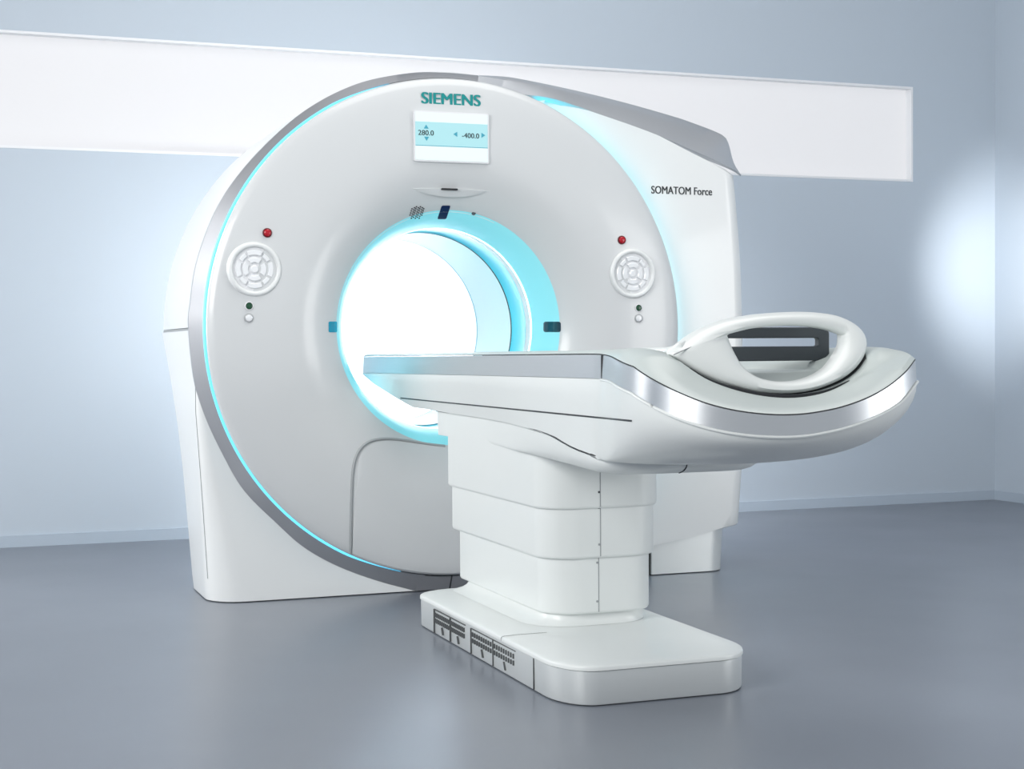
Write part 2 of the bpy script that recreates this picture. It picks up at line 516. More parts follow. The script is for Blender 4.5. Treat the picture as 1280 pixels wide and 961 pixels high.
rr_ = []
for k in range(9):
    a = 0.5 * PI * k / 8
    rr_.append(ring_at(AY + 0.11 * (1 - math.sin(a)), 0.075 * (1 - math.cos(a))))
# k = 0 is the flank, k = 8 the front face
rr_ = [ring_at(CY, 0.06), ring_at(CY - 0.06, 0.01)] + rr_
bm = loft(rr_, cap0=True, cap1=True)
finish('right_housing', bm, WHITE, g, 30)

# plinths at the floor
xr = float(onZ(920, 716, 0)[0])
sec = rrect(0.888, xr, 0.040, 0.62, (0.004, 0.09, 0.1, 0.004), 8)
sect = [(x + (0.012 if x > 1.1 else 0), y) for x, y in sec]
bm = loft([[(x, y, 0.004) for x, y in sec], [(x, y, 0.20) for x, y in sect]], cap0=True, cap1=True)
o = finish('floor_plinth', bm, BASEM, g); o['label'] = 'silver plinth under the right housing'
bm = box(0.56, 0.876, 0.040, 0.6, 0.075, 0.19); box(0.56, 0.80, 0.040, 0.6, 0.004, 0.075, bm)
finish('middle_plinth', bm, RIMM, g)
finish('plinth_recess', box(0.80, 0.884, 0.075, 0.5, 0.004, 0.074), DARK, g)
finish('plinth_gap', box(0.8765, 0.8875, 0.05, 0.4, 0.004, 0.19), SEAM, g)
bm = tube([(0.845, 0.07, 0.006), (0.842, 0.062, 0.03), (0.853, 0.07, 0.06)], 0.009, 8)
finish('cable', bm, CHAR, g)
# silver foot panel below the cover
xs0 = float(onY(526, 735, 0.012)[0])
bm = bmesh.new()
pl = []
for k in range(24):
    x = xs0 - 0.02 + (0.56 - xs0) * k / 23
    zt = GZ - math.sqrt(max(0, (DR + 0.012) ** 2 - (x - GX) ** 2)) + 0.004
    pl.append((x, zt))
loft([[(x, -0.018, z) for x, z in pl], [(x, 0.010, 0.004) for x, z in pl], [(x, 0.028, 0.004) for x, z in pl], [(x, 0.028, z) for x, z in pl]], closed=False, ring_closed=True, bm=bm)
bmesh.ops.holes_fill(bm, edges=[e for e in bm.edges if e.is_boundary], sides=0)
finish('foot_panel', bm, RIMM, g)
sx = float(onY(563, 725, 0.0)[0])
finish('foot_panel_seam', loft([[(sx - 0.003, -0.0195, 0.058), (sx + 0.003, -0.0195, 0.058)], [(sx - 0.003, 0.0085, 0.006), (sx + 0.003, 0.0085, 0.006)], [(sx - 0.003, 0.013, 0.006), (sx + 0.003, 0.013, 0.006)], [(sx - 0.003, -0.015, 0.058), (sx + 0.003, -0.015, 0.058)]], closed=False, ring_closed=True), SEAM, g)

# access panel below the bore
pl_pts = [on_disc(*q) for q in ((438, 692), (438.5, 660), (439.5, 620), (441, 590), (445, 571), (453, 558), (466, 550.5), (485, 548.5), (510, 551), (535, 555), (556, 557.5))]
pp = resample(np.array(pl_pts)[:, [0, 2]], 70)
mir = [(2 * GX - x, z) for x, z in pp[::-1]]
bm = tube([(x, disc_y(x, z) - 0.0005, z) for x, z in pp], 0.0055, 8)
tube([(x, disc_y(x, z) - 0.0005, z) for x, z in mir], 0.0055, 8, bm=bm)
finish('access_panel_groove', bm, mat('grey_gasket', (0.36, 0.38, 0.39), 0.45), g)
top_z = lambda x: float(np.interp(-abs(x - GX), [q[0] - GX for q in pp[16:]], [q[1] for q in pp[16:]]))
xl0 = float(pp[3:14, 0].mean()) + 0.007
cols = []
for k in range(41):
    x = xl0 + (2 * GX - 2 * xl0) * k / 40
    zb = GZ - math.sqrt((DR - 0.008) ** 2 - (x - GX) ** 2)
    # shoulder: follow the groove
    zt = max(zb + 0.1, float(np.interp(-abs(x - GX) - 0.007, pp[:, 0] - GX, pp[:, 1])) - 0.008)
    cols.append([(x, disc_y(x, zb + (zt - zb) * q / 24) - 0.0035, zb + (zt - zb) * q / 24) for q in range(25)])
back = [[(x, y + 0.012, z) for x, y, z in c] for c in cols]
bm = loft(cols, closed=False)
finish('access_panel', bm, FRONT, g)

# lettering
a = on_disc(526.5, 129); b = on_disc(601, 133)
text_mesh('maker_lettering', 'SIEMENS', TEAL, g, (float(a[0]), float(b[0]), float(on_disc(563, 131)[2]), float(on_disc(563, 117)[2])), disc_y(0.04, 1.86) - 0.0035, bold=0.0045)
a = onY(814, 241, AY); b = onY(890, 244, AY)
text_mesh('model_lettering', 'SOMATOM Force', INK, g, (float(a[0]), float(b[0]), float(onY(852, 243, AY)[2]), float(onY(852, 233.5, AY)[2])), AY - 0.0015, bold=0.0012)

# display
TL = on_disc(517.5, 139.5); BR = on_disc(608.5, 202)
x0, x1, z1, z0 = float(TL[0]), float(BR[0]), float(on_disc(562, 142.5)[2]), float(on_disc(562, 201.3)[2])
DY = disc_y(0.04, 0.5 * (z0 + z1)) - 0.006
dsp = finish('display_screen', prism_y(rrect(x0 - 0.006, x1 + 0.006, z0 - 0.006, z1 + 0.006, 0.006, 4), DY - 0.002, DY + 0.02), KEYBED, g)
dsp['label'] = 'lit display with cyan band and two readouts'
zc0, zc1 = z0 + (z1 - z0) * 0.300, z0 + (z1 - z0) * 0.80
finish('screen_field', box(x0, x1, DY - 0.004, DY - 0.001, zc1, z1), SCRW, dsp)
finish('screen_band', box(x0, x1, DY - 0.004, DY - 0.001, zc0, zc1), SCRC, dsp)
finish('screen_field', box(x0, x1, DY - 0.004, DY - 0.001, z0, zc0), SCRW, dsp)
finish('screen_line', box(x0, x1, DY - 0.0046, DY - 0.004, zc0 - 0.0012, zc0 + 0.0012), SCRT, dsp)


def scr(u, v):  # u, v in 0..1 on the screen
    return (x0 + (x1 - x0) * u, DY - 0.0055, z0 + (z1 - z0) * v)


for txt, u0, u1, v0, v1, name in (('280.0', 0.035, 0.250, 0.515, 0.622, 'height_readout'), ('-400.0', 0.640, 0.880, 0.495, 0.600, 'position_readout')):
    p = scr(u0, v0); q = scr(u1, v1)
    text_mesh(name, txt, INK, dsp, (p[0], q[0], p[2], q[2]), p[1], depth=0.0008, bold=0.0006)


def tri(u, v, d):
    s = 0.0092
    pts = {'u': [(-s, -s * .75), (s, -s * .75), (0, s * .85)], 'd': [(-s, s * .75), (s, s * .75), (0, -s * .85)], 'l': [(s * .7, -s), (s * .7, s), (-s * .9, 0)], 'r': [(-s * .7, -s), (-s * .7, s), (s * .9, 0)]}[d]
    p = scr(u, v)
    finish('arrow', prism_y([(p[0] + a, p[2] + b) for a, b in pts], p[1] - 0.0003, p[1] + 0.0012), SCRT, dsp)


tri(0.145, 0.695, 'u'); tri(0.15, 0.445, 'd'); tri(0.55, 0.565, 'l'); tri(0.935, 0.568, 'r')


# buttons and control panels
def button(name, px, py, r, m, collar, h=0.012, parent=None):
    p = on_disc(px, py); y = p[1]
    c = finish(name, lathe([(0.0005, y - h), (r * 0.6, y - h), (r * 0.92, y - h * 0.75), (r, y - h * 0.3), (r, y + 0.004)], p[0], p[2], 28), m, parent or g)
    if collar is not None:
        finish('collar', lathe([(r, y - 0.001), (r * 1.02, y - 0.005), (r * 1.25, y - 0.004), (r * 1.30, y + 0.004)], p[0], p[2], 28), collar, c)
    return c


GREYRING = mat('grey_collar', (0.42, 0.44, 0.45), 0.4)
for (px, py) in ((334, 291), (777, 300)): button('emergency_button', px, py, 0.0135, RED, DRED)
for (px, py) in ((311.3, 382.3), (798, 384.8)): button('indicator_lamp', px, py, 0.0125, GREEN, KEYBED, 0.006)
for (px, py) in ((311, 397.3), (798.2, 397.8)): button('round_button', px, py, 0.0135, KEYM, GREYRING, 0.008)


def arc_key(cx, cz, y, ra, rb, a0, a1, par):
    prof = [(ra, y + 0.002), (ra, y - 0.004), (ra + 0.003, y - 0.0065), (rb - 0.003, y - 0.0065), (rb, y - 0.004), (rb, y + 0.002)]
    finish('key', lathe(prof, cx, cz, 10, a0, a1, closed_profile=True), KEYM, par, 30)


for (px, py) in ((318.0, 336.5), (790.5, 342.0)):
    p = on_disc(px, py); y = float(p[1]); cx, cz = float(p[0]), float(p[2])
    tilt = 0.0
    k = finish('control_panel', lathe([(0.0785, y + 0.01), (0.0785, y - 0.004), (0.082, y - 0.0105), (0.089, y - 0.012), (0.095, y - 0.009), (0.099, y + 0.002), (0.099, y + 0.016)], cx, cz, 64), WHITE, g, 60)
    k['label'] = 'round white keypad of clear keys'
    finish('keypad_bed', lathe([(0.0005, y - 0.001), (0.0785, y - 0.001), (0.0785, y + 0.008)], cx, cz, 48), KEYBED, k)
    for q in range(8):
        a = q * PI / 4
        hw = math.radians(24 if q % 2 == 0 else 13)
        arc_key(cx, cz, y - 0.001, 0.050, 0.069 if q % 2 == 0 else 0.066, a - hw, a + hw, k)
    for q in range(4):
        a = q * PI / 2
        arc_key(cx, cz, y - 0.001, 0.023, 0.043, a - math.radians(34), a + math.radians(34), k)
    finish('key', lathe([(0.0005, y - 0.007), (0.011, y - 0.007), (0.015, y - 0.004), (0.015, y + 0.002)], cx, cz, 20), KEYM, k)

# brow with slot above the bore
p = on_disc(563, 238)
bm = bmesh.new()
br = []
for k in range(25):
    t = -1 + 2 * k / 24
    x = p[0] + 0.155 * t; e = (1 - t * t)
    zc = p[2] - 0.0 + 0.004 * e
    yb = disc_y(x, zc)
    br.append([(x, yb + 0.002, zc + 0.004), (x, yb - 0.010 * e - 0.0002, zc + 0.001), (x, yb - 0.008 * e - 0.0001, zc - 0.006 * e), (x, yb + 0.004, zc - 0.028 * e - 0.001)])
finish('laser_brow', loft(br, closed=True, cap0=True, cap1=True), FRONT, g, 40)
p = onY(562, 236.5, disc_y(0.037, 1.53) - 0.011)
finish('laser_slot', prism_y(rrect(p[0] - 0.032, p[0] + 0.032, p[2] - 0.0035, p[2] + 0.0035, 0.003, 4), p[1] - 0.002, p[1] + 0.012), DARK, g)


RPX = [0.389, 0.391, 0.396, 0.404, 0.416, 0.430, 0.440] + list(_r)
RPY = [0.20, 0.17, 0.14, 0.105, 0.068, 0.038, 0.022] + list(_yv)


def on_front(px, py):
    """first point of the cover or bore ring met by the view ray"""
    for k in range(1200):
        y = -0.09 + 0.26 * k / 1200
        w = onY(px, py, y)
        if y >= np.interp(math.hypot(w[0] - GX, w[2] - GZ), RPX, RPY): return w
    return w


def ring_patch(name, pts, m, lift=0.002, thick=0.008):
    """a small window lying on the bore ring: grid of points, so it follows the curve"""
    xs = [q[0] for q in pts]; cx = sum(xs) / len(xs); cy = sum(q[1] for q in pts) / len(pts)
    rings = []
    for f in (1.0, 0.8, 0.6, 0.4, 0.2, 0.02):
        rings.append([on_front(cx + (q[0] - cx) * f, cy + (q[1] - cy) * f) - np.array([0, lift, 0]) for q in pts])
    back = [w + np.array([0, thick, 0]) for w in rings[0]]
    return finish(name, loft([back] + rings, cap1=True), m, g)


def rq(cx, cy, w, h, sk=0.0, n=3, r=2.0):
    P = rrect(-w / 2, w / 2, -h / 2, h / 2, r, n)
    return [(cx + x + sk * -y / h, cy + y) for x, y in resample([np.array(q) for q in P + P[:1]], 65, False)[:-1]]


ring_patch('camera_window', rq(554.8, 265.5, 11.0, 17.0, 5.5, 3, 1.6), LENSB)
ring_patch('laser_window', rq(416, 408.5, 10.5, 13.5, 0, 3, 1.5), LENSC)
ring_patch('laser_window', rq(690, 408.5, 21.5, 13.0, 0, 3, 2.5), mat('dark_teal_lens', (0.008, 0.045, 0.065), 0.12, coat=0.5))
p = on_front(592.5, 266)
finish('microphone', lathe([(0.0005, p[1] - 0.002), (0.007, p[1] - 0.002), (0.009, p[1] + 0.004)], p[0], p[2], 20), CHAR, g)
bm = bmesh.new()
for i in range(7):
    for j in range(6):
        px = 513.6 + i * 2.45 - (j - 2.5) * 0.8; py = 258.4 + j * 2.6 + (i % 2) * 1.3
        if i in (0, 6) and j in (0, 5): continue
        q = on_front(px, py)
        lathe([(0.0004, q[1] - 0.0035), (0.0026, q[1] - 0.0035), (0.0026, q[1] + 0.003)], q[0], q[2], 8, bm=bm)
finish('speaker_grille', bm, DARK, g)

# ------------------------------------------------------------------ the patient table
TX = 0.037
tb = thing('patient_table', 'white patient table with silver side rail and hooped foot end on a stepped pedestal', 'patient table', (TX, -1.3, 0.0))
# base plate --------------------------------------------------------
X0, X1, Y0, Y1 = -0.315, 0.260, -1.962, -0.592


def base_outline(d, n=10):
    out = []
    def arc(cx, cy, rx, ry, a0, a1):
        for k in range(n + 1):
            t = math.radians(a0 + (a1 - a0) * k / n)
            out.append((cx + rx * math.cos(t), cy + ry * math.sin(t)))
    arc(X0 + 0.16, Y1 - 0.11, 0.155 - d, 0.11 - d, 90, 180)
    arc(X0 + 0.10, Y0 + 0.16, 0.10 - d, 0.16 - d, 180, 270)
    arc(X1 - 0.13, Y0 + 0.17, 0.13 - d, 0.17 - d, 270, 360)
    arc(X1 - 0.10, Y1 - 0.10, 0.10 - d, 0.10 - d, 0, 90)
    return out


rings = []
for d, z in ((0.006, 0.003), (0.004, 0.006), (0.003, 0.09)):
    rings.append([(x, y, z) for x, y in base_outline(d)])
finish('base_plate', loft(rings, cap0=True, cap1=True), BASEM, tb)
rings = [[(x, y, z) for x, y in base_outline(d)] for d, z in ((0.004, 0.0905), (0.0, 0.0918), (0.0, 0.0995), (0.0012, 0.1025), (0.004, 0.1045), (0.010, 0.1058), (0.05, 0.1070))]
finish('base_top_cover', loft(rings, cap0=True, cap1=True), TABLE, tb, 60)
finish('base_joint', loft([[(x, y, z) for x, y in base_outline(d)] for d, z in ((0.0045, 0.0895), (0.0045, 0.0912))], cap0=True, cap1=True), SEAM, tb)
# vertical and top seams
p = onX(666, 845, X0)
finish('base_seam', box(X0 + 0.0015, X0 + 0.006, p[1] - 0.002, p[1] + 0.002, 0.006, 0.0895), SEAM, tb)
a = onZ(611, 796, 0.107); b = onZ(664, 781, 0.108)
finish('cover_seam', loft([[(X0 - 0.0006, a[1] + s, 0.0935), (X0 - 0.0006, a[1] + s, 0.1000), (X0 + 0.0008, a[1] + s, 0.1030), (X0 + 0.004, a[1] + s, 0.1052), (X0 + 0.010, a[1] + s, 0.1064), (X0 + 0.05, a[1] + s, 0.1076), (b[0], a[1] + s, 0.1078)] for s in (-0.0015, 0.0015)], closed=False), SEAM, tb)
VENTM = mat('grey_vent_slot', (0.085, 0.092, 0.095), 0.6, noise=0)
# vent grilles on the left flank
VX_ = X0 + 0.003
ya = [float(onX(q, w, X0)[1]) for q, w in ((541, 772), (561, 785), (580, 797), (587, 802), (614.5, 820), (643, 838))]
for (s, e) in ((ya[0], ya[1]), (ya[1], ya[2]), (ya[3], ya[4]), (ya[4], ya[5])):
    bm = bmesh.new()
    L = abs(e - s)
    # frame line: top and the two ends
    box(VX_ - 0.0012, VX_ + 0.004, e, s, 0.0815, 0.0835, bm)
    box(VX_ - 0.0012, VX_ + 0.004, s - 0.0022, s, 0.006, 0.0815, bm)
    nn = 9
    for r_ in range(2):
        for k in range(nn):
            yc = s - L * (k + 0.75) / (nn + 0.6)
            zc = 0.066 - r_ * 0.019
            box(VX_ - 0.0015, VX_ + 0.004, yc - L * 0.018, yc + L * 0.018, zc - 0.0065, zc + 0.0065, bm)
    v = finish('vent_grille', bm, VENTM, tb)
    yc = s - L * 0.52
    bm = loft([[(VX_ - 0.002, yc + 0.006, 0.036), (VX_ - 0.002, yc + 0.001, 0.036), (VX_ - 0.002, yc - 0.011, 0.014), (VX_ - 0.002, yc - 0.004, 0.014)], [(VX_ + 0.003, yc + 0.006, 0.036), (VX_ + 0.003, yc + 0.001, 0.036), (VX_ + 0.003, yc - 0.011, 0.014), (VX_ + 0.003, yc - 0.004, 0.014)]], cap0=True, cap1=True)
    finish('latch', bm, VENTM, v)

# pedestal ----------------------------------------------------------
def tier(w, yf, yr, rf=0.10, rb=0.06):
    return rrect(TX - w, TX + w, yf, yr, (rf, rf, rb, rb), 10)


T1, T2, T3 = (0.203, -1.452, -0.535), (0.195, -1.445, -0.553), (0.184, -1.436, -0.600)
ZT1, ZT2, ZT3 = 0.452, 0.306, 0.142


def tiermesh(name, T, z0, z1, e=0.004):
    def s(d, z): return [(x, y, z) for x, y in rrect(TX - T[0] + d, TX + T[0] - 0.012 - d, T[1] + d, T[2] - d, (0.11 - d, 0.10 - d, 0.03 - d, 0.03 - d), 10)]
    return finish(name, loft([s(e + 0.012, z0), s(e, z0), s(0.001, z0 + e), s(0, z0 + 2 * e), s(0, z1)], cap0=True, cap1=True), TABLE, tb, 50)


tiermesh('pedestal_cover', T1, ZT1, 0.70)
tiermesh('pedestal_cover', T2, ZT2, ZT1 + 0.02)
tiermesh('pedestal_cover', T3, ZT3, ZT2 + 0.02)
fl = []
for d, z in ((-0.018, 0.20), (-0.018, 0.150), (-0.014, 0.138), (-0.004, 0.125), (0.012, 0.1155), (0.034, 0.1095), (0.040, 0.1075)):
    r = 0.10 + d
    fl.append([(x, y, z) for x, y in rrect(TX - T3[0] - d, TX + T3[0] + min(d, 0) * 0.2 + max(d, 0) * 0.25 - 0.024, T3[1] + 0.018 - max(d, 0) * 0.4, T3[2] + d * 0.2, (r, r, 0.05, 0.09), 10)])
finish('pedestal_foot', loft(fl, cap0=True, cap1=True), TABLE, tb, 60)
# vertical seam and screws on the pedestal front
for (T, z0, z1, px) in ((T1, ZT1 + 0.004, 0.575, 750.5), (T2, ZT2 + 0.004, ZT1, 750.5), (T3, ZT3 + 0.004, ZT2, 748)):
    x = float(onY(px, 650, T[1])[0])
    finish('cover_joint', box(x - 0.0012, x + 0.0012, T[1] - 0.0008, T[1] + 0.003, z0, z1), GREYLINE, tb)
for (px, py, T) in ((748.7, 615, T1), (748.7, 634.5, T2), (749, 680.5, T2), (746.5, 703, T3), (746.5, 751.5, T3)):
    p = onY(px, py, T[1])
    finish('screw', lathe([(0.0004, T[1] - 0.0015), (0.003, T[1] - 0.0015), (0.004, T[1] + 0.002)], p[0], p[2], 12), CHAR if py < 620 else GREYLINE, tb)

# outline loop of the table top -------------------------------------
WT = 0.25
TIP = 0.371
HC, HA, HB, HN = -2.38, 0.352, 0.262, 2.2      # round foot end: centre, half width, depth, squareness
NS, NF, NE = 40, 16, 48


def half_plan():
    """left half of the plan, from the tip to the middle of the foot end (offsets from the axis)"""
    P = []
    for k in range(NS): P.append((-WT, TIP + (-1.93 - TIP) * k / NS))
    for k in range(NF):
        t = k / NF; s = t * t * (3 - 2 * t)
        P.append((-(WT + (HA - WT) * s), -1.93 + (HC + 1.93) * t))
    for k in range(NE + 1):
        a = 0.5 * PI * k / NE
        P.append((-HA * math.cos(a) ** (2 / HN), HC - HB * math.sin(a) ** (2 / HN)))
    return P


HP = half_plan()
full_plan = HP + [(-x, y) for x, y in HP[::-1][1:]]
NH = len(HP)

# height of rail edges along the plan, read from the photograph's near side
top_px = [(454, 446), (600, 444.5), (752, 443), (762, 446), (771, 449), (791.6, 459.7), (815.6, 475), (843, 489), (877.5, 503.7), (912, 513), (946, 518), (980.6, 520), (1015, 518), (1049, 511), (1083.8, 499), (1111, 484), (1135, 463), (1143, 450)]
bot_px = [(454, 466), (600, 469), (752, 473), (762, 475.5), (771, 478.6), (791.6, 492), (815.6, 506), (843, 520), (877.5, 532.6), (912, 540.5), (946, 544.6), (980.6, 546), (1015, 544), (1049, 536), (1084, 525), (1111, 511), (1127, 501), (1143, 476)]


def px_of(x, y, z):
    c = RC @ (np.array([x, y, z]) - EYE)
    return PC + FPX * c[:2] / c[2]


def z_from(curve, x, y):
    xs = np.array([p[0] for p in curve]); ysv = np.array([p[1] for p in curve])
    z = 0.85
    for _ in range(5):
        q = px_of(x, y, z)
        yp = np.interp(q[0], xs, ysv)
        q2 = px_of(x, y, z + 0.01)
        z += 0.01 * (yp - q[1]) / (q2[1] - q[1])
    return float(z)


def z_profile(curve):
    L = [z_from(curve, TX + x, y) for x, y in full_plan]
    N = len(L)
    i_max = max(range(N), key=lambda i: px_of(TX + full_plan[i][0], full_plan[i][1], 0.85)[0])
    out = []
    for i in range(NH):
        j = N - 1 - i
        out.append(0.5 * (L[i] + L[j]) if j <= i_max else L[i])
    # one value per side: left and right agree
    sm = np.array(out)
    for _ in range(6):
        sm[NS - 4:-1] = 0.25 * sm[NS - 5:-2] + 0.5 * sm[NS - 4:-1] + 0.25 * sm[NS - 3:]
        sm[-1] = sm[-2]
    return list(sm), L, i_max


ZTOP, LT_, IM = z_profile(top_px)
ZBOT, LB_, _ = z_profile(bot_px)
zt_full = ZTOP + ZTOP[::-1][1:]
zb_full = ZBOT + ZBOT[::-1][1:]
# the visible far corner is read from the photograph; beyond it the rail runs back level
for L, Z, far in ((LT_, zt_full, 0.893), (LB_, zb_full, 0.838)):
    a0 = NS + NF - 6
    for i in range(a0, IM - 1):
        w = min(1.0, (i - a0) / 6.0)
        Z[i] = (1 - w) * Z[i] + w * L[i]
    zi = Z[IM - 2]
    for i in range(IM - 1, len(Z)):
        w = min(1.0, (i - IM + 1) / 16.0); k = len(Z) - 1 - i
        Z[i] = zi * (1 - w) + w * (far if k > NS - 12 else Z[k])
    z = np.array(Z)
    for _ in range(14): z[a0 - 8:-6] = 0.25 * z[a0 - 9:-7] + 0.5 * z[a0 - 8:-6] + 0.25 * z[a0 - 7:-5]
    Z[:] = list(z)
NT = len(full_plan)
TOP = [np.array([TX + x, y, z]) for (x, y), z in zip(full_plan, zt_full)]
BOT = [np.array([TX + x, y, z]) for (x, y), z in zip(full_plan, zb_full)]


def outward(i):
    a = np.array(full_plan[max(i - 1, 0)]); b = np.array(full_plan[min(i + 1, NT - 1)])
    t = b - a; n = np.array([t[1], -t[0]]); n /= (np.linalg.norm(n) + 1e-9)
    return np.array([n[0], n[1], 0.0])


OUT = [outward(i) for i in range(NT)]
if OUT[5][0] > 0: OUT = [-o for o in OUT]

# side rail, cut where the photograph shows the joint
r0, r1, r2, r3 = [], [], [], []
for i in range(NT):
    r0.append(TOP[i] + OUT[i] * 0.0); r1.append(BOT[i] + OUT[i] * 0.003)
    r2.append(BOT[i] - OUT[i] * 0.012); r3.append(TOP[i] - OUT[i] * 0.012)
bm = loft([r0, r1, r2, r3], closed=True, ring_closed=True)
finish('side_rail', bm, SILVER, tb, 40)
# thin black gap on top of the rail, light lip under it
def strip(name, ring_a, ring_b, m, i0=0, i1=None):
    i1 = i1 or NT
    return finish(name, loft([ring_a[i0:i1], ring_b[i0:i1]], closed=False), m, tb)


g0 = [TOP[i] + OUT[i] * 0.0005 + np.array([0, 0, 0.001]) for i in range(NT)]
g1 = [TOP[i] - OUT[i] * 0.002 + np.array([0, 0, 0.0035]) for i in range(NT)]
strip('rail_gap', g0, g1, SEAM)
j = min(range(NS + NF), key=lambda i: abs(px_of(*TOP[i])[0] - 752))
p, q = TOP[j], BOT[j]
finish('rail_joint', box(p[0] - 0.0035, p[0] + 0.006, p[1] - 0.0025, p[1] + 0.0025, q[2] + 0.001, p[2]), SEAM, tb)

def hoop_y(z): return float(np.interp(z, [0.78, 0.82, 0.88, 0.94, 1.02], [-2.455, -2.445, -2.41, -2.37, -2.33]))


def on_hoop(px, py, dy=0.0):
    y = -2.4
    for _ in range(8):
        p = onY(px, py, y); y = 0.5 * y + 0.5 * (hoop_y(p[2]) + dy)
    return onY(px, py, y)


# deck --------------------------------------------------------------
gp = [on_hoop(*q) for q in ((842, 446.5), (860, 461), (884, 475.5), (914, 486.5), (947, 494), (979, 497), (1008, 495), (1034, 488.5), (1059, 476.5), (1076, 461.5), (1086, 446))]
I0, I1 = NS + 7, NT - 1 - (NS + 7)
GP = resample(np.array([p + np.array([0, -0.012, 0.0]) for p in gp]), I1 - I0 + 1)
A_ = [TOP[i] - OUT[i] * 0.001 + np.array([0, 0, 0.003]) for i in range(NT)]
B_ = [TOP[i] - OUT[i] * 0.010 + np.array([0, 0, 0.009 + 0.010 * math.exp(-((min(i, NT - 1 - i) - (NS + 14)) / 11.0) ** 2)]) for i in range(NT)]
D_, E_, S_ = [], [], []
for i, (x, y) in enumerate(full_plan):
    if I0 <= i <= I1:
        d = GP[i - I0].copy()
    else:
        k = min(i, NT - 1 - i); f = max(0.0, (k - (NS - 10)) / (I0 - NS + 10.0))
        e = GP[0] if i < I0 else GP[-1]
        d = (1 - f) * np.array([TX + x * 0.8, y, TOP[i][2] + 0.007]) + f * e
    D_.append(d)
    ye = y if y > -2.0 else -2.0 + (d[1] + 2.0) * 0.72
    yf = max(0.0, min(1.0, (-1.9 - y) / 0.2))
    E_.append(np.array([TX + (d[0] - TX) * (0.72 + 0.14 * yf), ye, d[2] + 0.006 * (1 - yf) + (0.862 - d[2]) * 0.9 * yf]))
    S_.append(np.array([TX, y if y > -1.95 else -1.95 + (y + 1.95) * 0.18, 0.897 if y > -1.6 else (0.897 + (0.862 - 0.897) * min(1.0, (-1.6 - y) / 0.3))]))
def dome(i):
    k = min(i, NT - 1 - i)
    return 0.003 + 0.017 * math.exp(-((k - (NS + 14)) / 11.0) ** 2)


M1 = [0.5 * (B_[i] + D_[i]) + np.array([0, 0, dome(i)]) for i in range(NT)]
M0 = [0.78 * B_[i] + 0.22 * D_[i] + np.array([0, 0, dome(i) * 0.72]) for i in range(NT)]
M15 = [0.22 * B_[i] + 0.78 * D_[i] + np.array([0, 0, dome(i) * 0.72]) for i in range(NT)]
M2 = [0.5 * (E_[i] + S_[i]) for i in range(NT)]
M3 = [0.2 * E_[i] + 0.8 * S_[i] for i in range(NT)]
finish('table_top', loft([A_, B_, M0, M1, M15, D_, E_, M2, M3, S_], closed=True), DECKM, tb, 40)

# hull --------------------------------------------------------------
CF = -2.06      # front of the carriage
def zc_top(y): return float(np.interp(-y, [0.4, 0.9, 1.2, 1.5, 1.62, 1.72, 1.80, 1.9, 2.07], [0.706, 0.702, 0.698, 0.688, 0.678, 0.660, 0.650, 0.642, 0.634]))
def zc_bot(y): return float(np.interp(-y, [0.5, 0.9, 1.1, 1.4, 1.7, 1.9, 2.0, 2.07], [0.62, 0.62, 0.618, 0.610, 0.598, 0.588, 0.588, 0.592]))


def keel(i):
    x, y = full_plan[i]
    hw = float(np.interp(-y, [0.6, 0.95, 1.15, 1.35, 1.55, 1.75, 1.9], [0.203, 0.204, 0.212, 0.226, 0.235, 0.238, 0.236])) + 0.001 + 0.045 * min(1.0, max(0.0, (y + 0.3) / 0.5))
    px = float(np.clip(x, -hw, hw))
    z = float(np.interp(-y, [-0.371, 0.0, 0.2, 0.6], [0.822, 0.745, 0.708, 0.702])) if y > -0.6 else zc_top(max(y, -2.07)) - 0.003
    yy = y
    if y < -1.90:
        t = min(1.0, (-1.90 - y) / 0.72)
        yy = -1.90 + (CF + 1.90) * t ** 0.8
        # round front of the keel
        u = min(1.0, abs(x) / HA)
        px = 0.235 * (x / HA) if y < HC else math.copysign(0.235, x)
        if y < HC: yy = CF + 0.0 + (0.12) * (1 - math.sqrt(max(0, 1 - u * u))) * 1.0
        else:
            s = (-1.90 - y) / (-1.90 - HC); yy = -1.90 + (CF + 0.12 + 1.90) * s
    return np.array([TX + px, yy, z])


K_ = [keel(i) for i in range(NT)]
P_ = [BOT[i] + OUT[i] * 0.004 + np.array([0, 0, -0.001]) for i in range(NT)]
NP = 14
HULL = []
for k in range(NP + 1):
    t = 0.5 * PI * k / NP
    ring = []
    for i in range(NT):
        hd = min(1.0, max(0.0, (-1.85 - full_plan[i][1]) / 0.45))
        h = (1 - math.cos(t)); v = math.sin(t)
        vl = k / NP
        q = P_[i].copy()
        bul = 0.006 * math.sin(min(1.0, vl * 4) * 0.5 * PI) * (1 - hd)
        q[:2] += (K_[i][:2] - P_[i][:2]) * ((1 - hd) * vl + hd * h) + OUT[i][:2] * bul
        q[2] += (K_[i][2] - P_[i][2]) * ((1 - hd) * vl + hd * v)
        ring.append(q)
    HULL.append(ring)
lip = [BOT[i] - OUT[i] * 0.01 for i in range(NT)]
finish('table_hull', loft([lip] + HULL, closed=True, cap1=True), TABLE, tb, 40)
# light bead under the rail at the foot end
bm = tube([HULL[0][i] + OUT[i] * 0.001 + np.array([0, 0, -0.001]) for i in range(j, NT - j)], 0.0035, 8)
finish('rail_bead', bm, TABLE, tb)


def hull_at(i, z):
    zs2 = [HULL[k][i][2] for k in range(NP + 1)]
    k = max(0, min(NP - 1, next((k for k in range(NP) if zs2[k + 1] <= z), NP - 1)))
    f = (z - zs2[k]) / (zs2[k + 1] - zs2[k] - 1e-9)
    return HULL[k][i] + (HULL[k + 1][i] - HULL[k][i]) * f


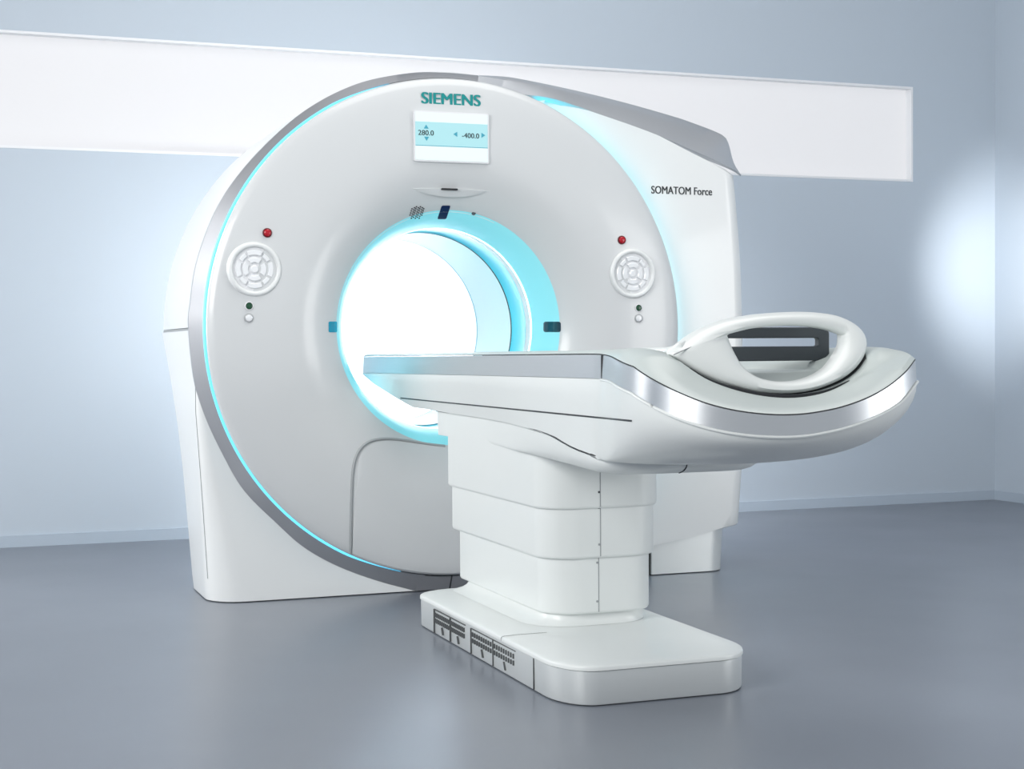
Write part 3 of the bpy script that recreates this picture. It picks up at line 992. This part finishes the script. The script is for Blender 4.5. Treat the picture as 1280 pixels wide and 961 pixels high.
sl = []
for i in range(0, NS + NF + 8):
    zlo, zhi = HULL[-1][i][2] + 0.002, HULL[0][i][2] - 0.002
    f = lambda z: (lambda q: q[1] - (496 + 0.099 * (q[0] - 487)))(px_of(*hull_at(i, z)))
    if f(zlo) < 0: continue
    for _ in range(24):
        zm = 0.5 * (zlo + zhi)
        if f(zm) > 0: zlo = zm
        else: zhi = zm
    p = hull_at(i, zm)
    if px_of(*p)[0] > 791: break
    sl.append((p + OUT[i] * 0.0008, i))
bm = loft([[p + np.array([0, 0, 0.0022]) for p, i in sl], [p - np.array([0, 0, 0.0022]) for p, i in sl], [p - OUT[i] * 0.006 - np.array([0, 0, 0.0022]) for p, i in sl], [p - OUT[i] * 0.006 + np.array([0, 0, 0.0022]) for p, i in sl]], closed=False, ring_closed=True)
finish('hull_slot', bm, DARK, tb)

# carriage under the hull --------------------------------------------
def carr_half():
    P = [(-0.203, -0.445), (-0.203, -0.70), (-0.204, -0.95), (-0.212, -1.15), (-0.226, -1.35), (-0.236, -1.55), (-0.240, -1.75), (-0.238, -1.86)]
    P = [tuple(p) for p in resample(P, 26)]
    for k in range(1, 17):
        a = 0.5 * PI * k / 16
        P.append((-0.238 * math.cos(a) ** 0.9, -1.86 - 0.205 * math.sin(a) ** 0.9))
    return P


ch = carr_half()
cp = ch + [(-x, y) for x, y in ch[::-1][1:]]


cr = []
for (sx_, f) in ((1.0, 1.0), (1.0, 0.75), (0.985, 0.5), (0.95, 0.28), (0.90, 0.12), (0.83, 0.03), (0.76, 0.0)):
    ring = []
    for (x, y) in cp:
        fr = min(1.0, max(0.0, (-y - 1.25) / 0.6))
        s_ = 1 - (1 - sx_) * fr - (1 - sx_) * 0.06
        yy = y if y > -1.3 else -1.3 + (y + 1.3) * (1 - (1 - sx_) * 0.75)
        zt_, zb_ = zc_top(y), zc_bot(y)
        ring.append((TX + x * s_, yy, zb_ + (zt_ - zb_) * f))
    cr.append(ring)
finish('table_carriage', loft(cr, cap0=True, cap1=True), TABLE, tb, 50)
sm_ = [(TX + x + (-0.004 if x < 0 else 0.004), y - (0.003 if abs(x) < 0.2 and y < -1.9 else 0), zc_top(y) - 0.001) for x, y in cp]
finish('carriage_seam', tube(sm_, 0.0026, 6), SEAM, tb)
x = float(onY(863, 590, -2.06)[0])
kx = min(range(len(cp)), key=lambda k: abs(TX + cp[k][0] - x) + (0 if cp[k][1] < -1.9 else 9))
jl = [np.array(cr[k][kx]) + np.array([0, -0.0004, -0.0002]) for k in range(0, 5)]
finish('carriage_joint', tube(resample(jl, 14), 0.0016, 6), SEAM, tb)

# hoop at the foot end ------------------------------------------------
h_out = [(838, 443), (852, 429), (875, 413), (905, 400.5), (940, 393.5), (980, 390), (1015, 389.5), (1045, 393), (1068, 402), (1082, 414), (1087, 428), (1084, 444), (1073, 460), (1055, 474), (1030, 485), (1005, 491), (978, 493), (948, 490.5), (915, 482), (885, 470.5), (860, 457)]
h_in = [(910.5, 419.5), (914, 416.5), (925, 414), (941, 410.5), (965, 408), (990, 407), (1015, 408), (1037, 411.5), (1053, 416.5), (1058, 420), (1055.5, 430), (1051, 440), (1044, 451), (1034, 462), (1019, 470.5), (1002, 475.5), (985, 477), (966, 476), (948, 471), (931, 459), (919, 440)]
HO = resample(np.array([on_hoop(*q) for q in h_out + h_out[:1]]), 97)[:-1]
HI = resample(np.array([on_hoop(*q) for q in h_in + h_in[:1]]), 97)[:-1]
cen = HI.mean(0)
th = 0.042
def mix(a, b, t): return a + (b - a) * t
YV = np.array([0, 1.0, 0])
rings = [HO + YV * th * 0.55,
         mix(HO, HI, 0.03) + YV * th * 0.20, mix(HO, HI, 0.12) - YV * 0.002, mix(HO, HI, 0.35) - YV * 0.012, mix(HO, HI, 0.65) - YV * 0.012,
         mix(HO, HI, 0.90) - YV * 0.004, HI + YV * 0.006, HI + YV * th * 0.8, mix(HO, HI, 0.85) + YV * th, mix(HO, HI, 0.25) + YV * th, mix(HO, HI, 0.03) + YV * th * 0.85]
finish('foot_hoop', loft([list(r) for r in rings], closed=True, ring_closed=True), TABLE, tb, 60)
cr_l = [on_hoop(*q) for q in ((840, 443.2), (860, 434.5), (885, 424.5), (908, 416))]
finish('hoop_crease', tube([p - YV * 0.0085 for p in resample(cr_l, 16)], 0.0012, 6), GREYLINE, tb)
# tail of the hoop running back along the deck
tl = [on_hoop(866, 428) + YV * 0.022, on_hoop(846, 438.5) + YV * 0.02, onX(822, 441, TX - 0.20), onX(797, 440.5, TX - 0.18), onX(770, 440, TX - 0.16)]
finish('hoop_tail', tube(resample(tl, 16), [0.010 + 0.006 * math.sin(PI * k / 15) - 0.005 * k / 15 for k in range(16)], 10), TABLE, tb)
# shadow line under the hoop, drawn as dark tubes where it meets the deck
finish('hoop_shadow_line', tube([p + YV * 0.012 for p in resample(gp, 48)], [0.004 + 0.007 * math.sin(PI * k / 47) for k in range(48)], 10), DARK, tb)
finish('hoop_shadow_line', tube([p + np.array([0, -0.008, 0.002]) for p in resample(gp[1:-2], 48)], [0.001 + 0.0050 * math.sin(PI * k / 47) for k in range(48)], 10), DARK, tb)
# slotted grip plate seen through the hoop
SY = -2.25
q0 = onY(1037, 430, SY); xr_ = float(q0[0]); xl_ = float(onY(888, 430, SY)[0])
zt_, zb_ = float(onY(980, 409, SY)[2]), float(onY(980, 451, SY)[2])
oz0, oz1 = float(onY(980, 432.8, SY)[2]), float(onY(980, 422.5, SY)[2])
xs_ = float(onY(1023.5, 427, SY)[0])
outer = rrect(xl_, xr_, zb_, zt_, 0.018, 8)
inner = rrect(xl_ + 0.03, xs_, oz0, oz1, 0.006, 8)
bm = loft([[(x, SY, z) for x, z in outer], [(x, SY + 0.02, z) for x, z in outer], [(x, SY + 0.02, z) for x, z in inner], [(x, SY, z) for x, z in inner]], closed=True, ring_closed=True)
o = finish('grip_plate', bm, CHAR, tb); o['label'] = 'charcoal slotted plate seen through the hoop'
bevel(o, 0.003, 2)
